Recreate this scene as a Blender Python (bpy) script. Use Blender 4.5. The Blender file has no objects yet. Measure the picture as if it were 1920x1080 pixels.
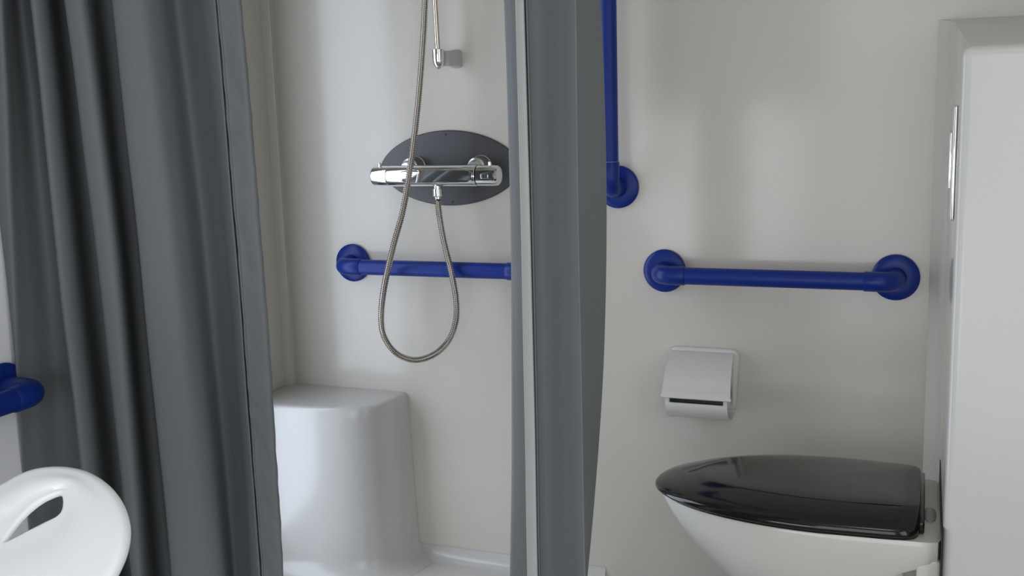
import bpy, bmesh, math, random
from mathutils import Vector, Matrix, noise
random.seed(7)
sc = bpy.context.scene
COL = sc.collection
PI = math.pi

# ------------------------------------------------------------------ camera
FPX = 2000.0
PSI, TH, RO = math.radians(21.3), math.radians(9.5), math.radians(1.7)
CAM = Vector((0, -2.1, 1.07))
F = Vector((-math.sin(PSI)*math.cos(TH), math.cos(PSI)*math.cos(TH), -math.sin(TH)))
R0 = Vector((math.cos(PSI), math.sin(PSI), 0)); U0 = R0.cross(F)
RT = math.cos(RO)*R0 - math.sin(RO)*U0
UP = math.cos(RO)*U0 + math.sin(RO)*R0
cd = bpy.data.cameras.new('camera'); cd.sensor_width = 36; cd.lens = 36*FPX/1920
cd.clip_start = .02
co = bpy.data.objects.new('camera', cd); COL.objects.link(co)
M = Matrix((RT, UP, -F)).transposed().to_4x4(); M.translation = CAM
co.matrix_world = M
sc.camera = co
sc.view_settings.view_transform = 'Standard'; sc.view_settings.look = 'None'
sc.view_settings.gamma = 1; sc.view_settings.use_curve_mapping = False
sc.view_settings.exposure = 0.0
sc.cycles.use_denoising = True

def at(x, y, ax, v):
    """point of the plane axis=v seen at photo pixel x, y"""
    d = F + RT*((x-960)/FPX) - UP*((y-540)/FPX)
    return CAM + d*((v-CAM[ax])/d[ax])

# ------------------------------------------------------------------ world and lights
w = bpy.data.worlds.new('World'); sc.world = w; w.use_nodes = True
bg = w.node_tree.nodes['Background']
bg.inputs[0].default_value = (.80, .88, 1, 1); bg.inputs[1].default_value = .6

def area(name, loc, rot, sx, sy, power, col):
    l = bpy.data.lights.new(name, 'AREA'); l.shape = 'RECTANGLE'; l.size = sx; l.size_y = sy
    l.energy = power; l.color = col
    o = bpy.data.objects.new(name, l); COL.objects.link(o); o.location = loc; o.rotation_euler = rot
    return o
# daylight: wide open door behind the camera to the right, small low window to the left of it
area('door_daylight', (.15, -2.56, 1.0), (PI/2, 0, 0), .84, 1.8, 7.7, (.96, .97, 1))
area('side_door_daylight', (1.01, -1.75, 1.0), (PI/2, 0, PI/2), .9, 1.8, 8.5, (.96, .97, 1))
area('window_daylight', (-.66, -2.56, .69), (PI/2, 0, 0), .70, .72, 5, (.95, .97, 1))
# roof hatch
area('roof_hatch_daylight', (.15, -1.5, 2.24), (0, 0, 0), .35, .35, 1.5, (1, .97, .88))

# ------------------------------------------------------------------ materials
def mat(name, col, rough=.5, metal=0, spec=.5, bump=None, coat=0, var=None):
    m = bpy.data.materials.new(name); m.use_nodes = True
    nt = m.node_tree; b = nt.nodes['Principled BSDF']
    b.inputs['Base Color'].default_value = (*col, 1)
    b.inputs['Roughness'].default_value = rough; b.inputs['Metallic'].default_value = metal
    b.inputs['Specular IOR Level'].default_value = spec
    b.inputs['Coat Weight'].default_value = coat; b.inputs['Coat Roughness'].default_value = .08
    tc = nt.nodes.new('ShaderNodeTexCoord')
    if var:
        n = nt.nodes.new('ShaderNodeTexNoise'); n.inputs['Scale'].default_value = var[0]
        n.inputs['Detail'].default_value = 4
        nt.links.new(tc.outputs['Object'], n.inputs['Vector'])
        r = nt.nodes.new('ShaderNodeMix'); r.data_type = 'RGBA'
        r.inputs[6].default_value = (*col, 1); r.inputs[7].default_value = (*var[1], 1)
        nt.links.new(n.outputs['Fac'], r.inputs[0]); nt.links.new(r.outputs[2], b.inputs['Base Color'])
    if bump:
        n = nt.nodes.new('ShaderNodeTexNoise'); n.inputs['Scale'].default_value = bump[0]
        n.inputs['Detail'].default_value = bump[3] if len(bump) > 3 else 2
        mp = nt.nodes.new('ShaderNodeMapping')
        if len(bump) > 4: mp.inputs['Scale'].default_value = bump[4]
        nt.links.new(tc.outputs['Object'], mp.inputs['Vector'])
        nt.links.new(mp.outputs[0], n.inputs['Vector'])
        bp = nt.nodes.new('ShaderNodeBump'); bp.inputs['Strength'].default_value = bump[1]
        bp.inputs['Distance'].default_value = bump[2]
        nt.links.new(n.outputs['Fac'], bp.inputs['Height']); nt.links.new(bp.outputs[0], b.inputs['Normal'])
    return m
M_WALL = mat('gelcoat_wall', (.588, .553, .488), .15, bump=(5, .3, .004), var=(3, (.60, .568, .51)))
M_WHITE = mat('white_wall', (.84, .85, .85), .25, bump=(6, .1, .002))
M_HEM = mat('curtain_hem_cloth', (.172, .186, .19), .6, spec=.25, bump=(26, .9, .006, 2, (1, 1, .8)), var=(240, (.155, .168, .172)))
M_PED = mat('gelcoat_shelf', (.565, .548, .52), .18, bump=(10, .1, .002))
M_CASE = mat('casing_white', (.65, .65, .61), .22, bump=(9, .12, .002))
M_FLOOR = mat('vinyl_floor', (.30, .30, .30), .5, bump=(200, .2, .001), var=(60, (.24, .24, .25)))
M_BLUE = mat('blue_plastic', (.005, .026, .21), .42, 0, .3, bump=(300, .05, .0005))
M_BLUE2 = mat('blue_sleeve_plastic', (.005, .025, .20), .36, 0, .3)
M_SEAM = mat('seam_plastic', (.12, .16, .36), .3)
M_CHROME = mat('chrome', (.80, .80, .79), .07, 1)
M_UNION = mat('satin_chrome', (.72, .72, .69), .32, 1)
M_HOSE = mat('hose_metal', (.50, .47, .43), .14, 1)
M_ROD = mat('rod_metal', (.62, .56, .46), .15, 1)
M_PLATE = mat('grey_plate', (.055, .055, .058), .38, bump=(15, .1, .001))
M_DARK = mat('dark', (.02, .02, .022), .5)
M_CUR = mat('curtain_cloth', (.172, .186, .19), .62, spec=.25, bump=(9, .5, .006, 5, (1, 1, .5)), var=(240, (.155, .168, .172)))
M_BAND = mat('curtain_lining', (.42, .42, .41), .6, spec=.3, bump=(40, .3, .002))
M_PLAST = mat('white_plastic', (.62, .612, .585), .35, bump=(60, .04, .0006))
M_BASIN = mat('white_basin', (.88, .90, .91), .28)
M_LID = mat('black_lid', (.008, .0075, .007), .12, coat=.1)
M_PORC = mat('porcelain', (.70, .68, .62), .12)
M_SPOT = mat('greyed_cap', (.42, .41, .37), .3)
M_CLEAR = mat('clear_plastic', (.42, .42, .42), .2)

# ------------------------------------------------------------------ helpers
def link(name, bm, m, parent=None, smooth=True, loc=None, angle=40):
    bmesh.ops.recalc_face_normals(bm, faces=bm.faces)
    me = bpy.data.meshes.new(name); bm.to_mesh(me); bm.free()
    if smooth:
        for p in me.polygons: p.use_smooth = True
        me.set_sharp_from_angle(angle=math.radians(angle))
    for k in (m if isinstance(m, (list, tuple)) else [m]): me.materials.append(k)
    o = bpy.data.objects.new(name, me); COL.objects.link(o)
    if parent is not None:
        o.parent = parent
        o.matrix_parent_inverse = Matrix.Translation(-Vector(parent.location))
    return o
def thing(name, label, cat, loc, group=None):
    o = bpy.data.objects.new(name, None); COL.objects.link(o); o.location = loc
    o.empty_display_size = .05
    o['label'] = label; o['category'] = cat
    if group: o['group'] = group
    return o
def struct(o): o['kind'] = 'structure'; return o
def tag(o, label, cat, group=None):
    o['label'] = label; o['category'] = cat
    if group: o['group'] = group
    return o

def box_bm(x0, x1, y0, y1, z0, z1, bev=0, seg=3, bm=None):
    bm2 = bmesh.new()
    bmesh.ops.create_cube(bm2, size=1)
    for v in bm2.verts:
        v.co = Vector(((x0+x1)/2+v.co.x*(x1-x0), (y0+y1)/2+v.co.y*(y1-y0), (z0+z1)/2+v.co.z*(z1-z0)))
    if bev: bmesh.ops.bevel(bm2, geom=bm2.edges[:], offset=bev, segments=seg, profile=.5, affect='EDGES')
    if bm is None: return bm2
    me = bpy.data.meshes.new('t'); bm2.to_mesh(me); bm2.free(); bm.from_mesh(me); bpy.data.meshes.remove(me)
    return bm

def sweep_bm(pts, rad, n=16, bm=None, caps=True):
    """tube along points, rad a number or one per point"""
    bm = bm or bmesh.new()
    pts = [Vector(p) for p in pts]
    if not hasattr(rad, '__len__'): rad = [rad]*len(pts)
    t = (pts[1]-pts[0]).normalized()
    a = t.orthogonal().normalized()
    rings = []
    for i, p in enumerate(pts):
        t2 = (pts[min(i+1, len(pts)-1)]-pts[max(i-1, 0)])
        if t2.length > 1e-9: t2.normalize()
        else: t2 = t
        a = (a - t2*a.dot(t2)).normalized(); b = t2.cross(a); t = t2
        rings.append([bm.verts.new(p + (a*math.cos(k*2*PI/n)+b*math.sin(k*2*PI/n))*rad[i]) for k in range(n)])
    for r, s in zip(rings, rings[1:]):
        for k in range(n): bm.faces.new((r[k], r[(k+1) % n], s[(k+1) % n], s[k]))
    if caps:
        bm.faces.new(rings[0]); bm.faces.new(rings[-1][::-1])
    return bm

def lathe_bm(c, axis, prof, n=48, bm=None):
    """prof: (distance along axis, radius)"""
    c = Vector(c); axis = Vector(axis).normalized()
    bm = bm or bmesh.new(); a = axis.orthogonal().normalized(); b = axis.cross(a); rings = []
    for h, r in prof:
        rings.append([bm.verts.new(c+axis*h+(a*math.cos(k*2*PI/n)+b*math.sin(k*2*PI/n))*max(r, 1e-5)) for k in range(n)])
    for r, s in zip(rings, rings[1:]):
        for k in range(n): bm.faces.new((r[k], r[(k+1) % n], s[(k+1) % n], s[k]))
    bm.faces.new(rings[0]); bm.faces.new(rings[-1][::-1])
    return bm

def loft_bm(loops, bm=None, cap0=True, cap1=True):
    bm = bm or bmesh.new(); rings = [[bm.verts.new(p) for p in L] for L in loops]; n = len(rings[0])
    for r, s in zip(rings, rings[1:]):
        for k in range(n): bm.faces.new((r[k], r[(k+1) % n], s[(k+1) % n], s[k]))
    if cap0: bm.faces.new(rings[0])
    if cap1: bm.faces.new(rings[-1][::-1])
    return bm

def catmull(P, m=8, closed=False):
    out = []; n = len(P)
    rng = range(n) if closed else range(n-1)
    g = (lambda i: P[i % n]) if closed else (lambda i: P[max(0, min(n-1, i))])
    for i in rng:
        p0, p1, p2, p3 = g(i-1), g(i), g(i+1), g(i+2)
        for k in range(m):
            t = k/m
            out.append(.5*((2*p1)+(p2-p0)*t+(2*p0-5*p1+4*p2-p3)*t*t+(3*p1-p0-3*p2+p3)*t**3))
    if not closed: out.append(P[-1].copy())
    return out

def resample(P, n, closed=True):
    Q = P+[P[0]] if closed else P
    L = [0]
    for a, b in zip(Q, Q[1:]): L.append(L[-1]+(b-a).length)
    out = []; j = 0
    for i in range(n):
        s = L[-1]*i/(n if closed else n-1)
        while j < len(L)-2 and L[j+1] < s: j += 1
        d = L[j+1]-L[j]; out.append(Q[j].lerp(Q[j+1], (s-L[j])/d if d else 0))
    return out

# ------------------------------------------------------------------ room shell
XL, XR, YR, ZC = -1.39, .95, -2.5, 2.2
def strip_wall(path, z0, z1, name, m=None):
    """closed plan outline extruded upward"""
    bm = loft_bm([[Vector((x, y, z0)) for x, y in path], [Vector((x, y, z1)) for x, y in path]])
    return struct(link(name, bm, m or M_WALL, smooth=True, angle=30))
r = .022
fil = [(XL+r-r*math.sin(a), -r+r*math.cos(a)) for a in [PI/2*k/8 for k in range(9)]]
strip_wall([(XR+.06, 0)]+fil+[(XL-.06, -r), (XL-.06, .06), (XR+.06, .06)], 0, ZC, 'wall_back')
strip_wall([(XL-.06, -r-.0002), (XL-.0004, -r-.0002), (XL-.0004, -.76), (XL-.06, -.76)], 0, ZC, 'wall_left')
strip_wall([(XL-.06, -.7602), (XL, -.7602), (XL, YR), (XL-.06, YR)], 0, ZC, 'wall_left', M_WHITE)  # whiter than the shower part of this wall
bm = box_bm(XR, XR+.06, -1.29, -.0005, 0, ZC); box_bm(XR, XR+.06, YR, -2.21, 0, ZC, bm=bm)
box_bm(XR, XR+.06, -2.21, -1.29, 1.92, ZC, bm=bm); box_bm(XR, XR+.06, -2.21, -1.29, 0, .09, bm=bm)
struct(link('wall_right', bm, M_WALL, smooth=False))
bm = box_bm(XL-.06, -1.01, YR-.06, YR-.001, 0, ZC)
box_bm(-1.01, -.31, YR-.06, YR-.001, 0, .33, bm=bm); box_bm(-1.01, -.31, YR-.06, YR-.001, 1.05, ZC, bm=bm)
box_bm(-.31, -.28, YR-.06, YR-.001, 0, ZC, bm=bm); box_bm(.58, XR+.06, YR-.06, YR-.001, 0, ZC, bm=bm)
box_bm(-.28, .58, YR-.06, YR-.001, 1.9, ZC, bm=bm); box_bm(-.28, .58, YR-.06, YR-.001, 0, .1, bm=bm)
struct(link('wall_rear', bm, M_WALL, smooth=False))
struct(link('floor', box_bm(XL-.06, XR+.06, YR-.06, .06, -.06, -.0005), M_FLOOR, smooth=False))
bm = box_bm(XL-.06, -.025, YR-.06, .06, ZC+.0005, ZC+.06); box_bm(.325, XR+.06, YR-.06, .06, ZC+.0005, ZC+.06, bm=bm)
box_bm(-.025, .325, YR-.06, -1.675, ZC+.0005, ZC+.06, bm=bm); box_bm(-.025, .325, -1.325, .06, ZC+.0005, ZC+.06, bm=bm)
struct(link('ceiling', bm, M_WALL, smooth=False))

# added glowing panel, unseen behind the left curtain, that brightens the shower
def shower_fill_panel():
    y0, y1, z0, z1 = -.70, -.25, .12, 1.55
    m = bpy.data.materials.new('fill_glow'); m.use_nodes = True
    b = m.node_tree.nodes['Principled BSDF']; b.inputs['Base Color'].default_value = (.8, .82, .85, 1)
    b.inputs['Emission Color'].default_value = (.76, .85, 1, 1); b.inputs['Emission Strength'].default_value = 3.7
    f = None
    bm = box_bm(XL+.0002, XL+.016, y0-.03, y1+.03, z1, z1+.03, .003); box_bm(XL+.0002, XL+.016, y0-.03, y1+.03, z0-.03, z0, .003, bm=bm)
    box_bm(XL+.0002, XL+.016, y0-.03, y0, z0, z1, .003, bm=bm); box_bm(XL+.0002, XL+.016, y1, y1+.03, z0, z1, .003, bm=bm)
    f = struct(link('fill_panel_frame', bm, M_PLAST))
    link('fill_panel', box_bm(XL+.0002, XL+.006, y0, y1, z0, z1), m, f, smooth=False)
shower_fill_panel()

# toilet casing: boxed-in wall the toilet hangs on, top sloping up to the back wall
XB = .041
def casing():
    y0, y1 = -.487, -.0005; z0, zf, zb = 0.0005, 1.137, 1.205
    bm = bmesh.new()
    x1 = XR-.0006
    c = [(XB, y0), (x1, y0), (x1, y1), (XB-.028, y1), (XB-.021, -.014), (XB-.013, -.034), (XB-.006, -.062), (XB-.0015, -.10), (XB, -.145)]
    n = len(c)
    vb = [bm.verts.new((x, y, z0)) for x, y in c]
    vt = [bm.verts.new((x, y, zf+(zb-zf)*(y-y0)/(y1-y0))) for x, y in c]
    bm.faces.new(vb); bm.faces.new(vt[::-1])
    for k in range(n): bm.faces.new((vb[k], vb[(k+1) % n], vt[(k+1) % n], vt[k]))
    e = [e for e in bm.edges if {vb[0], vt[0]} == set(e.verts) or {vt[0], vt[1]} == set(e.verts) or {vt[0], vt[n-1]} == set(e.verts)]
    bmesh.ops.bevel(bm, geom=e, offset=.014, segments=6, profile=.5, affect='EDGES')
    bm.normal_update()
    for f_ in bm.faces:
        if abs(f_.normal.x) > .8 and f_.calc_center_median().x < .3: f_.material_index = 1  # side faces take the darker wall colour, painting in their shade
    o = link('trim_1', bm, [M_CASE, M_WALL], smooth=True, angle=35); struct(o)
casing()

# shower tray with raised ledge along the wall
def tray():
    x0, x1 = XL+.001, -.62
    prof = [(-.72, .001), (-.72, .045)]
    prof += [(-.715, .06), (-.70, .066), (-.69, .064), (-.675, .057), (-.66, .055)]
    rr = .03
    prof += [(-rr-.001+rr*math.sin(a), .055+rr-rr*math.cos(a)) for a in [PI/2*k/8 for k in range(9)]]
    prof += [(-.001, .001)]
    bm = loft_bm([[Vector((x, y, z)) for y, z in prof] for x in (x0, x1)])
    tag(link('shower_tray', bm, M_PED, angle=50), 'white moulded shower tray with raised back ledge below the grey curtains', 'shower tray')
tray()

# ------------------------------------------------------------------ moulded corner shelf
def shelf():
    zt, zb = .445, .0555
    ctrl = [Vector((XL+.012, -.176)), Vector((-1.30, -.177)), Vector((-1.207, -.169)), Vector((-1.145, -.152)),
            Vector((-1.105, -.12)), Vector((-1.088, -.075)), Vector((-1.083, -.03)), Vector((-1.080, -.0012))]
    fr = resample(catmull(ctrl, 12), 60, closed=False)
    def loop(off, z, flare=0):
        out = []
        n = len(fr)
        for i, p in enumerate(fr):
            t = (fr[min(i+1, n-1)]-fr[max(i-1, 0)]).normalized()
            nrm = Vector((t.y, -t.x))          # pointing out of the shelf
            if nrm.y > 0 and i < n-1 and nrm.x < 0: nrm = -nrm
            q = p + nrm*off
            wx = max(0, (p.y+.10)/.10)         # near the back wall: sideways flare only
            q = Vector((q.x + flare*wx*wx*.008, min(q.y, -.0012)))
            q.x = max(q.x, XL+.0012)
            out.append(Vector((q.x, q.y, z)))
        return out + [Vector((XL+.0012, -.0012, z))]
    L = [loop(-.055, zt), loop(-.012, zt), loop(-.006, zt-.001), loop(-.002, zt-.004), loop(0, zt-.009)]
    k = 16
    for i in range(1, k+1):
        z = zt-.009-(zt-.009-.0555-.05)*i/k
        L.append(loop(.008*i/k, z, .5*i/k))
    rr = .05
    for a in [PI/2*j/12 for j in range(1, 13)]:
        L.append(loop(.008+rr*(1-math.cos(a)), (.0555+rr)-rr*math.sin(a), .5+.5*(1-math.cos(a))))
    bm = loft_bm(L)
    tag(link('corner_shelf', bm, M_PED, angle=55), 'tall white moulded corner shelf with rounded front behind the left curtain edge', 'shelf')
shelf()

# ------------------------------------------------------------------ grab bars
def arc_path(a, corner, b, r, n=10):
    d1 = (a-corner).normalized(); d2 = (b-corner).normalized()
    out = []
    c = corner+d1*r+d2*r
    for k in range(n+1):
        t = PI/2*k/n
        out.append(c - d2*r*math.cos(t) - d1*r*math.sin(t))
    return out
def grab_bar(name, label, A, B, nrm, h, rd, rb, ends=(1, 1), seam=0):
    """A, B flange centres on the wall, nrm wall normal, h standoff"""
    A, B, nrm = Vector(A), Vector(B), Vector(nrm)
    t = thing(name, label, 'grab bar', A)
    d = (B-A).normalized()
    a2, b2 = A+nrm*h, B+nrm*h
    link('tube', sweep_bm([a2+d*.028, b2-d*.028], rb, 28), M_BLUE, t)
    for P, Q, dd, on in ((A, a2, d, ends[0]), (B, b2, -d, ends[1])):
        if not on: continue
        fl = link('flange', lathe_bm(P, nrm, [(.0006, rd-.001), (.002, rd), (.006, rd), (.009, rd-.003), (.0105, rd-.007), (.012, rd-.012), (.0125, rb+.008), (.0125, .001)], 64), M_BLUE2, t, angle=30)
        pts = [P+nrm*.011, P+nrm*.016]+arc_path(P, Q, Q+dd*.1, min(.026, h-.02))+[Q+dd*.052, Q+dd*.0535, Q+dd*.0535]
        rs = [rb+.0035, rb+.0022]+[rb+.0018]*(len(pts)-5)+[rb+.0018, rb+.001, rb-.004]
        link('elbow', sweep_bm(pts, rs, 32), M_BLUE2, t, angle=45)
        if seam:
            link('seam_ring', sweep_bm([Q+dd*.0534, Q+dd*.0546], rb+.0014, 32), M_SEAM, t)
    return t
zg = .739
grab_bar('grab_bar', 'blue horizontal grab bar on shower wall under the chrome mixer', (-1.200, -.001, zg), (-.75, -.001, zg), (0, -1, 0), .062, .0425, .0168)
grab_bar('grab_bar', 'blue horizontal grab bar on wall above the toilet paper holder', (-.485, -.001, zg+.001), (-.046, -.001, zg), (0, -1, 0), .062, .0432, .0168)
grab_bar('grab_bar', 'blue vertical grab bar beside the right edge of the middle curtain', (-.580, -.001, .909), (-.580, -.001, 1.70), (0, -1, 0), .062, .0430, .0172, seam=1)
pe = at(60, 738, 0, XL+.075)
grab_bar('grab_bar', 'bright blue grab bar end on left wall above the white basin', (XL+.001, pe.y+.012, pe.z), (XL+.001, pe.y-.50, pe.z), (1, 0, 0), .075, .0425, .0185)

# ------------------------------------------------------------------ shower mixer
def mixer():
    # cover plate
    c = at(843, 315, 1, -.001)
    t0 = thing('cover_plate', 'dark grey pointed oval wall plate behind the chrome shower mixer', 'wall plate', c)
    sx = (at(975, 319, 1, 0)-at(712, 311, 1, 0)).length/2; sz = (at(845, 245, 1, 0)-at(853, 386, 1, 0)).length/2
    loops = []
    for y, ins in ((-.0008, 0), (-.004, 0), (-.006, .002), (-.0065, .006)):
        L = []
        for k in range(120):
            s = 2*PI*k/120; u = math.cos(s); v = math.copysign(abs(math.sin(s))**1.22, math.sin(s))
            L.append(Vector((c.x+u*(sx-ins), y, c.z+v*(sz-ins))))
        loops.append(L)
    link('plate', loft_bm(loops), M_PLATE, t0, angle=30)
    for dx, dz in ((-.004, sz-.009), (.006, -sz+.008)):
        link('screw_cap', lathe_bm((c.x+dx, -.0062, c.z+dz), (0, -1, 0), [(0, .0028), (.001, .0026), (.0014, .0001)], 16), M_DARK, t0)
    # body
    y = -.075
    P0, P1 = at(701, 328, 1, y), at(936, 331, 1, y)
    ax = (P1-P0).normalized(); L = (P1-P0).length; zc = (P0.z+P1.z)/2; ax = Vector((1, 0, 0)); P0 = Vector((P0.x, y, zc))
    R = .0215
    t = thing('shower_mixer', 'chrome thermostatic shower mixer bar on the dark grey oval plate', 'shower mixer', P0)
    kl = .038; kr = .046
    def knob(x0, x1, outer_left):
        n = [(0, R-.004), (.002, R-.0015), (.005, R-.0005)] if outer_left else [(0, R-.001), (.001, R)]
        L_ = x1-x0
        n2 = [(L_-.001, R), (L_, R-.001)] if outer_left else [(L_-.010, R), (L_-.003, R-.001), (L_, R-.004)]
        return lathe_bm(P0+ax*x0, ax, n+n2, 48)
    k1 = link('control_knob', knob(0, kl, True), M_CHROME, t, angle=30)
    b = link('body', lathe_bm(P0, ax, [(kl+.001, R-.003), (kl+.0012, R), (kl+.003, R+.0006), (L-kr-.003, R+.0006), (L-kr-.0012, R), (L-kr-.001, R-.003)], 64), M_CHROME, t, angle=30)
    k2 = link('control_knob', knob(L-kr, L, False), M_CHROME, t, angle=30)
    # raised rounded front panel
    bm = bmesh.new(); loops = []
    for off, sc_ in ((-.004, 1), (.0012, 1), (.0022, .97), (.0026, .9)):
        Lp = []
        x0, x1, hz = kl+.032, L-kr-.004, .0135
        for k in range(64):
            s = 2*PI*k/64; e = .45
            u = math.copysign(abs(math.cos(s))**e, math.cos(s)); v = math.copysign(abs(math.sin(s))**e, math.sin(s))
            xx = (x0+x1)/2+u*((x1-x0)/2-(1-sc_)*.03); ang = v*sc_*hz/R
            Lp.append(P0+Vector((xx, -(R+off)*math.cos(ang), (R+off)*math.sin(ang))))
        loops.append(Lp)
    link('front_panel', loft_bm(loops), M_CHROME, t, angle=25)
    # small square button frame on right knob
    link('button', box_bm(P0.x+L-.032, P0.x+L-.016, y-R-.0012, y-R+.002, zc-.005, zc+.004, .0008), M_CHROME, k2)
    # override buttons on top
    for x in (.017, L-.018):
        bm = lathe_bm(P0+Vector((x, -.004, R-.002)), (0, -.15, 1), [(0, .0035), (.007, .0035), (.009, .0028), (.0095, .0002)], 20)
        link('stop_button', bm, M_CHROME, k1 if x < .1 else k2)
    # wall unions with half round escutcheons
    for px in (775, 899):
        q = at(px, 303, 1, -.02)
        q.z = zc+.015
        link('wall_union', lathe_bm(Vector((q.x, -.0066, q.z)), (0, -1, 0), [(0, .024), (.004, .0242), (.006, .0225), (.030, .0205), (.034, .0195), (.036, .016), (.050, .012)], 48), M_UNION, t, angle=25)
    # outlet nut
    o = at(820, 347, 1, y); o.z = zc-R+.001; o.y = y
    link('outlet_nut', lathe_bm(o, (0, 0, -1), [(0, .008), (.006, .008), (.0065, .0105), (.021, .0105), (.0225, .009), (.0225, .0065), (.028, .0062)], 6*4), M_CHROME, t, angle=25)
    return o
OUT = mixer()

# hose
def hose():
    def hp(x, y, d): return at(x, y, 1, d)
    P = [OUT+Vector((0, 0, -.0285)), OUT+Vector((0, 0, -.034)), hp(824, 405, -.078), hp(833, 455, -.085), hp(846, 510, -.092), hp(855, 560, -.094), hp(855, 600, -.094),
         hp(842, 637, -.093), hp(815, 664, -.092), hp(778, 675, -.092), hp(743, 662, -.093), hp(720, 630, -.096), hp(715, 590, -.10),
         hp(722, 530, -.108), hp(738, 460, -.115), hp(754, 400, -.119), hp(766, 335, -.121), hp(777, 255, -.120), hp(786, 170, -.117),
         hp(793, 80, -.114), hp(797, 0, -.112)]
    last = P[-1]; d = P[-1]-P[-2]
    P += [last+d*1.0, last+Vector((d.x*2, 0, .26)), last+Vector((.03, .01, .44))]
    C = resample(catmull(P, 16), 1500, closed=False)
    rr = [.0062+.0011*math.sin(i*PI/2) for i in range(len(C))]
    tag(link('shower_hose', sweep_bm(C, rr, 10), M_HOSE, angle=80), 'ribbed metal shower hose looping down below the chrome mixer', 'hose')
    return C[-1]
HE = hose()

# riser rail
def riser():
    y = -.055
    b = at(821, 93, 1, y); tp = at(815.5, 0, 1, y); d = (tp-b)
    top = b+d*(1.95-b.z)/d.z
    t = thing('riser_rail', 'thin metal riser rail with chrome end above the shower mixer', 'shower rail', b)
    link('rod', sweep_bm([b-d*.1, top], .0052, 20), M_ROD, t)
    for q in (b, top):
        s = 1
        e = link('end_cap', lathe_bm(q+Vector((0, 0, .001)), (0, 0, -1), [(0, .011), (.001, .0128), (.022, .0125), (.030, .0112), (.036, .008), (.040, .0035), (.041, .0005)], 32), M_CHROME, t, angle=40)
        # wall bracket
        L = []
        for yy, ins in ((-.0008, 0), (-.005, 0), (-.008, .002), (-.045, .003)):
            ww, hh, r2 = .0125-ins, .0185-ins, .006; Lp = []
            cx, cz = q.x+.011+(.006 if yy > -.01 else .0), q.z-.018
            for (sx, sz, a0) in ((1, 1, 0), (-1, 1, PI/2), (-1, -1, PI), (1, -1, 3*PI/2)):
                for k in range(5):
                    a = a0+PI/2*k/4
                    Lp.append(Vector((cx+sx*(ww-r2)+r2*math.cos(a), yy, cz+sz*(hh-r2)+r2*math.sin(a))))
            L.append(Lp)
        link('wall_bracket', loft_bm(L), M_CLEAR, t)
    # slider holding the hand shower (above the picture)
    z = HE.z+.02; f = (z-b.z)/d.z; q = b+d*f
    link('slider', box_bm(q.x-.016, q.x+.016, y-.04, y+.014, z-.02, z+.02, .006), M_CHROME, t)
    return q
SL = riser()
h = thing('hand_shower', 'chrome hand shower held on the riser rail above the hose', 'hand shower', HE)
link('handle', sweep_bm([HE+Vector((0, 0, -.01)), HE+Vector((.006, -.012, .06)), HE+Vector((.01, -.03, .14))], [.010, .0115, .012], 20), M_CHROME, h)
link('spray_head', lathe_bm(HE+Vector((.01, -.028, .165)), (0, -.85, -.5), [(-.014, .012), (-.008, .03), (0, .042), (.012, .044), (.016, .041), (.0165, .001)], 40), M_CHROME, h)

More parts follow.
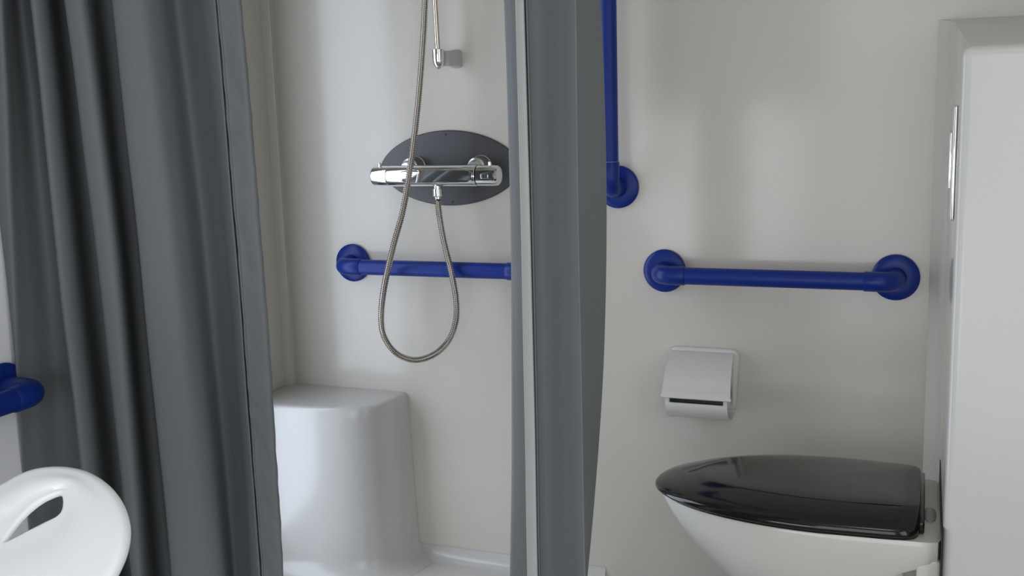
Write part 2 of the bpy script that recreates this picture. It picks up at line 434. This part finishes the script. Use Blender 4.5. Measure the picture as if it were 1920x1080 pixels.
# ------------------------------------------------------------------ toilet paper holder
def holder():
    xl, xr = at(1256, 700, 1, 0).x, at(1389, 700, 1, 0).x
    zt, zb = at(1320, 652, 1, 0).z, at(1320, 770, 1, -.01).z
    c = Vector(((xl+xr)/2, -.001, (zt+zb)/2))
    t = thing('toilet_paper_holder', 'white plastic toilet paper holder with curved cover on the back wall', 'toilet paper holder', c)
    # back plate
    def rl(x0, x1, z0, z1, r, y, taper=0, top_bulge=0):
        L = []
        for (cx, cz, a0) in ((x1-r, z1-r, 0), (x0+r, z1-r, PI/2), (x0+r, z0+r, PI), (x1-r, z0+r, 3*PI/2)):
            for k in range(8):
                a = a0+PI/2*k/7
                px, pz = cx+r*math.cos(a), cz+r*math.sin(a)
                f_ = (z1-pz)/(z1-z0)
                px += -taper*(px-(x0+x1)/2)*f_
                pz += top_bulge*(1-((px-(x0+x1)/2)/((x1-x0)/2))**2)*(1 if pz > (z0+z1)/2 else 0)
                L.append(Vector((px, y, pz)))
        return L
    link('back_plate', loft_bm([rl(xl, xr, zb, zt, .016, -.0008, .12, .003), rl(xl, xr, zb, zt, .016, -.006, .12, .003),
                                rl(xl+.002, xr-.002, zb+.002, zt-.002, .015, -.0095, .12, .003), rl(xl+.006, xr-.006, zb+.006, zt-.006, .013, -.0105, .12, .003)]), M_PLAST, t, angle=50)
    # cover: curved sheet
    cxl, cxr = at(1241, 745, 1, -.098).x, at(1369, 752, 1, -.098).x
    zf = at(1305, 748, 1, -.098).z
    ztop = zt-.008
    prof = [(-.008, ztop), (-.020, ztop-.002), (-.040, ztop-.011), (-.060, ztop-.024), (-.078, ztop-.040), (-.090, ztop-.056), (-.097, (ztop-.056+zf)/2), (-.100, zf)]
    prof = [Vector((0, a, b)) for a, b in prof]
    prof = catmull(prof, 6)
    n = len(prof); bm = bmesh.new()
    X0, X1 = xl+.006, xr-.013
    def row(th):
        R_ = []
        for i, p in enumerate(prof):
            tg = (prof[min(i+1, n-1)]-prof[max(i-1, 0)]).normalized(); nr = Vector((0, tg.z, -tg.y))
            q = p+nr*th; f_ = i/(n-1)
            a, b = X0+(cxl-X0)*min(1, f_*1.3), X1+(cxr-X1)*min(1, f_*1.3)
            R_.append([Vector((a+(b-a)*k/8, q.y, q.z)) for k in range(9)])
        return R_
    s0, s1 = row(0), row(.0028)
    v0 = [[bm.verts.new(p) for p in r_] for r_ in s0]; v1 = [[bm.verts.new(p) for p in r_] for r_ in s1]
    for i in range(n-1):
        for k in range(8):
            bm.faces.new((v0[i][k], v0[i][k+1], v0[i+1][k+1], v0[i+1][k])); bm.faces.new((v1[i][k], v1[i+1][k], v1[i+1][k+1], v1[i][k+1]))
        for k in (0, 8): bm.faces.new((v0[i][k], v0[i+1][k], v1[i+1][k], v1[i][k]))
    for i in (0, n-1):
        for k in range(8): bm.faces.new((v0[i][k], v0[i][k+1], v1[i][k+1], v1[i][k]))
    cov = link('cover', bm, M_PLAST, t, angle=60)
    # lip bead at the front edge
    link('cover_lip', sweep_bm([Vector((cxl-.002, -.099, zf+.002)), Vector((cxr+.002, -.099, zf+.002))], .0034, 12), M_PLAST, cov)
    # side cheeks between wall plate and cover
    for xs in (X0+.002, X1-.004):
        poly = [(-.008, ztop-.002)]+[(p.y+.003, p.z-.003) for p in prof[2:int(n*.93)]]+[(-.085, zf+.006), (-.05, zf+.03), (-.008, zb+.012)]
        dx = .0022
        bm = loft_bm([[Vector((x_+((cxl-X0) if xs < c.x else (cxr-X1))*min(1, -y_/.075), y_, z_)) for y_, z_ in poly] for x_ in (xs, xs+dx)])
        link('side_cheek', bm, M_PLAST, t, angle=30)
    # lower tray that carries the roll: curved shell under the cover
    tl, tr = cxl+.006, cxr-.006
    lp = [(-.010, zb+.006), (-.020, zf-.050), (-.045, zf-.053), (-.072, zf-.046), (-.089, zf-.032), (-.0955, zf-.020), (-.096, zf-.011)]
    lp = catmull([Vector((0, a, b)) for a, b in lp], 5); n2 = len(lp); bm = bmesh.new()
    A, B = [], []
    for i, p in enumerate(lp):
        tg = (lp[min(i+1, n2-1)]-lp[max(i-1, 0)]).normalized(); nr = Vector((0, -tg.z, tg.y))
        A.append([bm.verts.new(Vector((x_, p.y, p.z))) for x_ in (tl, tr)]); B.append([bm.verts.new(Vector((x_, p.y, p.z))-nr*.003) for x_ in (tl, tr)])
    for i in range(n2-1):
        bm.faces.new((A[i][0], A[i][1], A[i+1][1], A[i+1][0])); bm.faces.new((B[i][0], B[i+1][0], B[i+1][1], B[i][1]))
        for k in (0, 1): bm.faces.new((A[i][k], A[i+1][k], B[i+1][k], B[i][k]))
    for i in (0, n2-1): bm.faces.new((A[i][0], A[i][1], B[i][1], B[i][0]))
    link('roll_tray', bm, M_PLAST, t, angle=60)
    # end walls of the tray leave the narrow slot in the middle
    for a, b in ((tl, tl+.008), (tr-.008, tr)):
        link('tray_end', box_bm(a, b, -.0955, -.05, zf-.016, zf-.001, .001), M_PLAST, t)
    link('slot_shade', box_bm(tl+.008, tr-.008, -.088, -.02, zf-.020, zf+.004, .001), M_DARK, t)  # dark box added to stand in for shade inside the slot
holder()

# ------------------------------------------------------------------ toilet
def toilet():
    yc = -.325; xh = XB-.001
    zr = .412                                   # underside of lid / rim level
    t = thing('wall_hung_toilet', 'white wall hung toilet with closed black lid under the paper holder', 'toilet', (xh-.2, yc, .30))
    L0 = .030; LL = .437                        # hinge line distance from casing, lid length
    W = .160
    def outline(s, front=0, n=96, back=0, wide=1.0, sq=11):
        """closed loop in plan; s scales in, returns (dist from casing, y)"""
        pts = []
        tip = L0+LL-front; bk = L0+back
        for k in range(n):
            a = 2*PI*k/n
            c_, s_ = math.cos(a), math.sin(a)
            mid = bk+ (tip-bk)*.34
            if c_ >= 0:
                u = mid+(tip-mid)*abs(c_)**.97
                v = W*s*wide*math.copysign(abs(s_)**.97, s_)
            else:
                m_ = max(abs(c_), abs(s_)*1.0); q_ = sq
                r_ = (abs(c_)**q_+abs(s_)**q_)**(-1/q_)
                u = mid-(mid-bk)*abs(c_)*r_
                v = W*s*wide*s_*r_*(1-.05*abs(c_)*r_)
            pts.append((u, v))
        return pts
    def lp(pts, z, dz=None):
        return [Vector((xh-u, yc+v, z+(dz(u, v) if dz else 0))) for u, v in pts]
    # seat ring hidden below lid
    link('seat', loft_bm([lp(outline(.965, .008), zr-.001), lp(outline(.975, .005), zr+.003), lp(outline(.97, .006), zr+.008)]), M_LID, t, angle=40)
    # lid: skirt, shoulder and nearly flat top
    L = []
    for s, fr, bk, z in ((.985, .002, 0, zr+.0035), (1.0, 0, 0, zr+.006), (1.0, 0, 0, zr+.010), (.99, .002, .0005, zr+.0135), (.97, .006, .001, zr+.017),
                         (.90, .024, .001, zr+.0235), (.80, .050, .001, zr+.0305), (.71, .072, .001, zr+.0355), (.68, .08, .0015, zr+.0365), (.65, .09, .003, zr+.0370), (.5, .14, .03, zr+.038), (.25, .2, .08, zr+.039), (.06, .26, .14, zr+.0395)):
        def dz(u, v, z=z): 
            f_ = max(0, (u-L0-.22)/.24)
            return -.020*f_*f_*(z-zr)/.045
        L.append(lp(outline(s, fr, back=bk), z, dz))
    lid = link('lid', loft_bm(L), M_LID, t, angle=50)
    # hinge block
    link('hinge_block', box_bm(xh-L0-.003, xh-L0+.006, yc-.118, yc+.118, zr+.001, zr+.020, .003), M_LID, lid)
    # bowl: porcelain loft
    B = []
    for s, fr, z, bk, wd in ((.90, .03, zr-.0005, -L0+.0, 1), (.95, .018, zr-.0008, -L0, 1), (.962, .012, zr-.004, -L0, 1), (.962, .013, zr-.012, -L0, 1), (.945, .025, zr-.035, -L0, 1)):
        B.append(lp(outline(s, fr, back=bk, wide=wd, sq=24), z))
    rim = B
    for fr, z, s in ((.045, zr-.062, .91), (.075, zr-.095, .86), (.112, zr-.13, .79), (.15, zr-.165, .70), (.195, zr-.20, .60), (.24, zr-.235, .5), (.275, zr-.265, .42), (.30, zr-.285, .33)):
        B.append(lp(outline(s, fr, back=.02, wide=1), z))
    # rim slab keeps full width to the casing; below it the bowl starts forward of it
    top = rim[:5]
    def under(pts_scale, fr, z): return lp(outline(pts_scale, fr, back=-L0), z)
    link('bowl', loft_bm(B), M_PORC, t, angle=50)
    # mounting block against the casing (near cheek) and the waste boss
    link('mounting_block', box_bm(xh-.034, xh, yc-.143, yc+.143, .06, zr-.030, .004, 3), M_PORC, t)
    link('trap_housing', box_bm(xh-.20, xh-.02, yc-.075, yc+.075, .10, zr-.045, .03, 5), M_PORC, t)
    link('fixing_bolt', sweep_bm([Vector((xh-.055, yc-.135, zr-.052)), Vector((xh-.055, yc-.135, zr-.036))], .004, 12), M_DARK, t)
    q = Vector((xh-.0155, yc-.03, zr))
    bm = lathe_bm(q, (0, 0, 1), [(-.002, .0095), (.0012, .0095), (.002, .008), (.0022, .001)], 32)
    for v in bm.verts: v.co.y = q.y+(v.co.y-q.y)*3.4
    link('deck_cap', bm, M_SPOT, t)
    # thin dark gasket between the pan and the casing
    link('gasket', box_bm(xh-.0005, xh+.0006, yc-.166, yc+.166, .055, zr+.030, 0), M_DARK, t)
toilet()

# flush plate on the casing side, seen edge on
def flush():
    z1, z0 = at(1790, 205, 0, XB).z, at(1786, 384, 0, XB).z
    z1 = 1.07+(190-205)/2000*1.79+.0; z0 = z1-.165
    t = thing('flush_plate', 'thin metal flush plate seen edge on beside the white casing', 'flush plate', (XB, -.31, (z0+z1)/2))
    link('plate', box_bm(XB-.0055, XB-.0004, -.43, -.19, z0, z1, .0018), M_CHROME, t)
    link('flush_button', box_bm(XB-.0085, XB-.005, -.35, -.24, z0+.04, z1-.04, .0012), M_CHROME, t)
flush()

# ------------------------------------------------------------------ curtains
def curtain(name, label, ctrls, ztop, zbot, mats, splits, sub=7, ys=(0, 540, 1080), rail=None):
    """ctrls: (x@y0, x@y1, x@y2, Y depth); each gives one hanging line of the cloth"""
    nz = 150
    cols = []
    zs = [zbot+(ztop-zbot)*i/nz for i in range(nz+1)]
    for c in ctrls:
        d = c[3]
        p = [at(c[k], ys[k], 1, d) for k in range(3)]
        z = [q.z for q in p]; x = [q.x for q in p]
        def X(zz):
            zq = max(min(zz, z[0]), z[2])
            v = sum(x[i]*math.prod((zq-z[j])/(z[i]-z[j]) for j in range(3) if j != i) for i in range(3))
            if zz != zq:
                e = .05; a = zq; b = zq-e if zz > zq else zq+e
                vb = sum(x[i]*math.prod((b-z[j])/(z[i]-z[j]) for j in range(3) if j != i) for i in range(3))
                v += (v-vb)/(a-b)*(zz-zq)*.4
            return v
        cols.append([Vector((max(X(zz), XL+.003+.0008*len(cols)), d, zz)) for zz in zs])
    rows = [catmull([c[i] for c in cols], sub) for i in range(nz+1)]
    n = len(rows[0]); objs = []
    t = thing(name, label, 'shower curtain', rows[0][n//2])
    for (nm, i0, i1, m) in splits:
        bm = bmesh.new(); a, b = i0*sub, min(i1*sub, n-1)
        amp = .0022 if nm == 'hem' else 0
        def wr(p, k):
            d = .0022*noise.noise(Vector((p.x*9, p.z*5, 3)))
            if amp and a+4 < k: d += amp*noise.noise(Vector((p.x*25, p.z*34+p.x*60, 8)))
            return p+Vector((0, d, 0))
        V = [[bm.verts.new(wr(r_[k], k)) for k in range(a, b+1)] for r_ in rows]
        for i in range(nz):
            for k in range(b-a): bm.faces.new((V[i][k], V[i][k+1], V[i+1][k+1], V[i+1][k]))
        me_o = link(nm, bm, m, t, angle=180)
        s = me_o.modifiers.new('Solidify', 'SOLIDIFY'); s.thickness = .0012; s.offset = 0
        objs.append(me_o)
    return t, rows

N, FR = -.80, -.71
ctr = [(-30, -10, 10, N), (0, 25, 55, N-.01), (15, 50, 85, N+.02), (32, 85, 125, N+.055), (48, 108, 162, N+.06), (60, 126, 182, N+.03),
       (58, 114, 174, N), (64, 119, 180, N-.012), (88, 145, 205, N+.015), (112, 172, 235, FR-.01), (136, 195, 255, FR),
       (122, 188, 247, N+.01), (130, 196, 254, N-.008), (160, 225, 272, N+.005), (190, 247, 300, FR-.01), (222, 275, 330, FR),
       (211, 268, 323, N+.01), (219, 276, 331, N-.008), (262, 325, 375, N+.004), (296, 358, 418, N+.035), (330, 392, 440, FR-.005), (366, 425, 465, FR-.02), (385, 437, 474, N+.03), (401, 446, 486, N+.014),
       (404, 449, 489, N+.024), (407, 452, 492, N+.014), (414, 459, 497, N+.018), (444, 488, 526, N+.02), (451, 497, 531, N+.028)]
tL, rL = curtain('shower_curtain', 'wide grey shower curtain hanging in deep folds on the left', ctr, 2.02, .09, None,
        [('cloth', 0, 23, M_CUR), ('hem', 23, 28, M_HEM)])
M1 = -.79
ctm = [(952, 964, 962, M1+.05), (946, 959, 957, M1+.02), (955, 967, 970, M1+.008), (967, 979, 989, M1),
       (969, 981, 991, M1-.003), (982, 996, 1008, M1-.003),
       (984, 998, 1010, M1+.008), (988, 1001, 1012, M1-.004), (991, 1004, 1015, M1+.012), (1020, 1030, 1040, M1+.012), (1050, 1058, 1068, M1-.006), (1074, 1083, 1092, M1-.022),
       (1080, 1087, 1098, M1-.018), (1079, 1086, 1097, M1+.03), (1091, 1098, 1098, M1+.08), (1108, 1116, 1099, M1+.13), (1124, 1134.5, 1100.5, M1+.18), (1120, 1130, 1095, M1+.20), (1095, 1105, 1085, M1+.19)]
tM, rM = curtain('shower_curtain', 'narrow gathered grey shower curtain with pale vertical lining strip in the middle', ctm, 2.02, .09, None,
        [('cloth', 0, 3, M_CUR), ('lining_strip', 3, 5, M_BAND), ('gathered_cloth', 5, 17, M_CUR)])
# rail the curtains hang from (above the picture)
t = thing('curtain_rail', 'straight metal curtain rail carrying both grey shower curtains', 'curtain rail', (-.7, -.74, 2.06))
link('rail', sweep_bm([Vector((XL+.001, -.74, 2.06)), Vector((XR-.001, -.74, 2.06))], .011, 20), M_CHROME, t)
for rr_ in (rL, rM):
    x0 = min(p.x for p in rr_[-1]); x1 = max(p.x for p in rr_[-1]); nn = max(2, int((x1-x0)/.075))
    for k in range(nn+1):
        p = min(rr_[-1], key=lambda q: abs(q.x-(x0+.01+(x1-x0-.02)*k/nn)))
        pts = [Vector((p.x, -.74+.017*math.cos(a)+(p.y+.74)*.5*(1-math.sin(a))*.5, 2.058+.018*math.sin(a)-(.010 if math.sin(a) < 0 else 0)*-math.sin(a))) for a in [2*PI*j/24 for j in range(25)]]
        link('curtain_ring', sweep_bm(pts, .0018, 8), M_CHROME, t)

# ------------------------------------------------------------------ wash basin corner with grip hole
def basin():
    n = Vector((.15, -.66, .74)).normalized()
    d0 = F + RT*((120-960)/FPX) - UP*((980-540)/FPX)
    P0 = CAM + d0*1.05
    def on(x, y):
        d = F + RT*((x-960)/FPX) - UP*((y-540)/FPX)
        return CAM + d*((P0-CAM).dot(n)/d.dot(n))
    vis = [(-60, 935), (-30, 917), (0, 901), (30, 884), (60, 873), (95, 868), (130, 870), (165, 880), (198, 902), (222, 932), (235, 968), (236, 1000), (228, 1035), (212, 1070), (190, 1105), (160, 1150)]
    out = [on(*p) for p in vis]
    ex = (on(300, 980)-on(0, 980)).normalized()
    ey = n.cross(ex)
    # off-picture run back to the left wall
    last = out[-1]
    def toxl(p, dirv): return p + dirv*((XL+.004-p.x)/dirv.x)
    dv = Vector((-1, -.45, -.40)); back1 = toxl(out[0], dv-n*dv.dot(n))
    P2 = Vector((last.x-.10, last.y-.06, last.z-.04)); P3 = Vector((XL+.004, last.y-.18, last.z-.06))
    def flat(p): return p - n*((p-P0).dot(n))
    loop = [back1] + out + [flat(P2), flat(Vector((P3.x, P3.y, P3.z)))]
    for k in (0, -1): 
        q = loop[k]; 
    oc = []
    core = catmull([Vector(p) for p in out], 6)
    oc = [back1, back1.lerp(out[0], .33), back1.lerp(out[0], .66)] + core + [flat(P2), flat(P3)]
    hole = [on(*p) for p in [(10, 1012), (30, 981), (54, 956), (78, 938), (100, 928), (112, 926), (115, 940), (112, 956), (102, 967), (80, 977), (56, 990), (32, 1004)]]
    hole = catmull(hole, 6, closed=True)
    hc = sum(hole, Vector())/len(hole)
    NN = 160
    def ang(p): v = p-hc; return math.atan2(v.dot(ey), v.dot(ex))
    def polar(L):
        """radius of loop L around hc in each of NN directions"""
        res = []
        segs = list(zip(L, L[1:]+L[:1]))
        for k in range(NN):
            a = 2*PI*k/NN; dx, dy = math.cos(a), math.sin(a); best = None
            for p, q in segs:
                px, py = (p-hc).dot(ex), (p-hc).dot(ey); qx, qy = (q-hc).dot(ex), (q-hc).dot(ey)
                ux, uy = qx-px, qy-py; det = dx*(-uy)+ux*dy
                if abs(det) < 1e-12: continue
                tt = (px*(-uy)+ux*py)/det; ss = (dx*py-dy*px)/det
                if tt > 0 and -1e-6 <= ss <= 1+1e-6: best = tt if best is None else max(best, tt)
            res.append(best or res[-1])
        return res
    ro_, ri = polar(oc), polar(hole)
    dirs = [ex*math.cos(2*PI*k/NN)+ey*math.sin(2*PI*k/NN) for k in range(NN)]
    def ring(fn, h): return [hc+dirs[k]*fn(ri[k], ro_[k])+n*h for k in range(NN)]
    R_ = []
    T = .022; e = .010
    # start inside of hole bottom, up, over the crown, out, round and back below
    R_.append(ring(lambda a, b: a, -.006))
    for j in range(0, 7):
        al = PI/2*j/6
        R_.append(ring(lambda a, b, al=al: a+.005*(1-math.cos(al)), -.005+.005*math.sin(al)))
    for f_, h in ((.10, -.0005), (.22, .002), (.4, .004), (.6, .004), (.8, .002)):
        R_.append(ring(lambda a, b, f_=f_: (a+.005)+(b-e-a-.005)*f_, h))
    for j in range(0, 9):
        al = PI*j/8*.75
        R_.append(ring(lambda a, b, al=al: b-e+e*math.sin(al), -e+e*math.cos(al)))
    R_.append(ring(lambda a, b: max(b-.016, a+.004), -.0185))
    bm = bmesh.new(); rings = [[bm.verts.new(p) for p in L] for L in R_]
    rings.append(rings[0])
    for r1, r2 in zip(rings, rings[1:]):
        for k in range(NN): bm.faces.new((r1[k], r1[(k+1) % NN], r2[(k+1) % NN], r2[k]))
    for v in bm.verts: v.co.x = max(v.co.x, XL+.001)
    t = thing('washbasin', 'white washbasin corner with an oblong grip hole at bottom left', 'basin', (XL+.1, hc.y, hc.z-.05))
    link('rim', bm, M_BASIN, t, angle=60)
    link('wall_bracket', box_bm(XL+.0005, XL+.05, hc.y-.30, hc.y+.02, hc.z-.16, hc.z-.02, .01), M_BASIN, t)
basin()
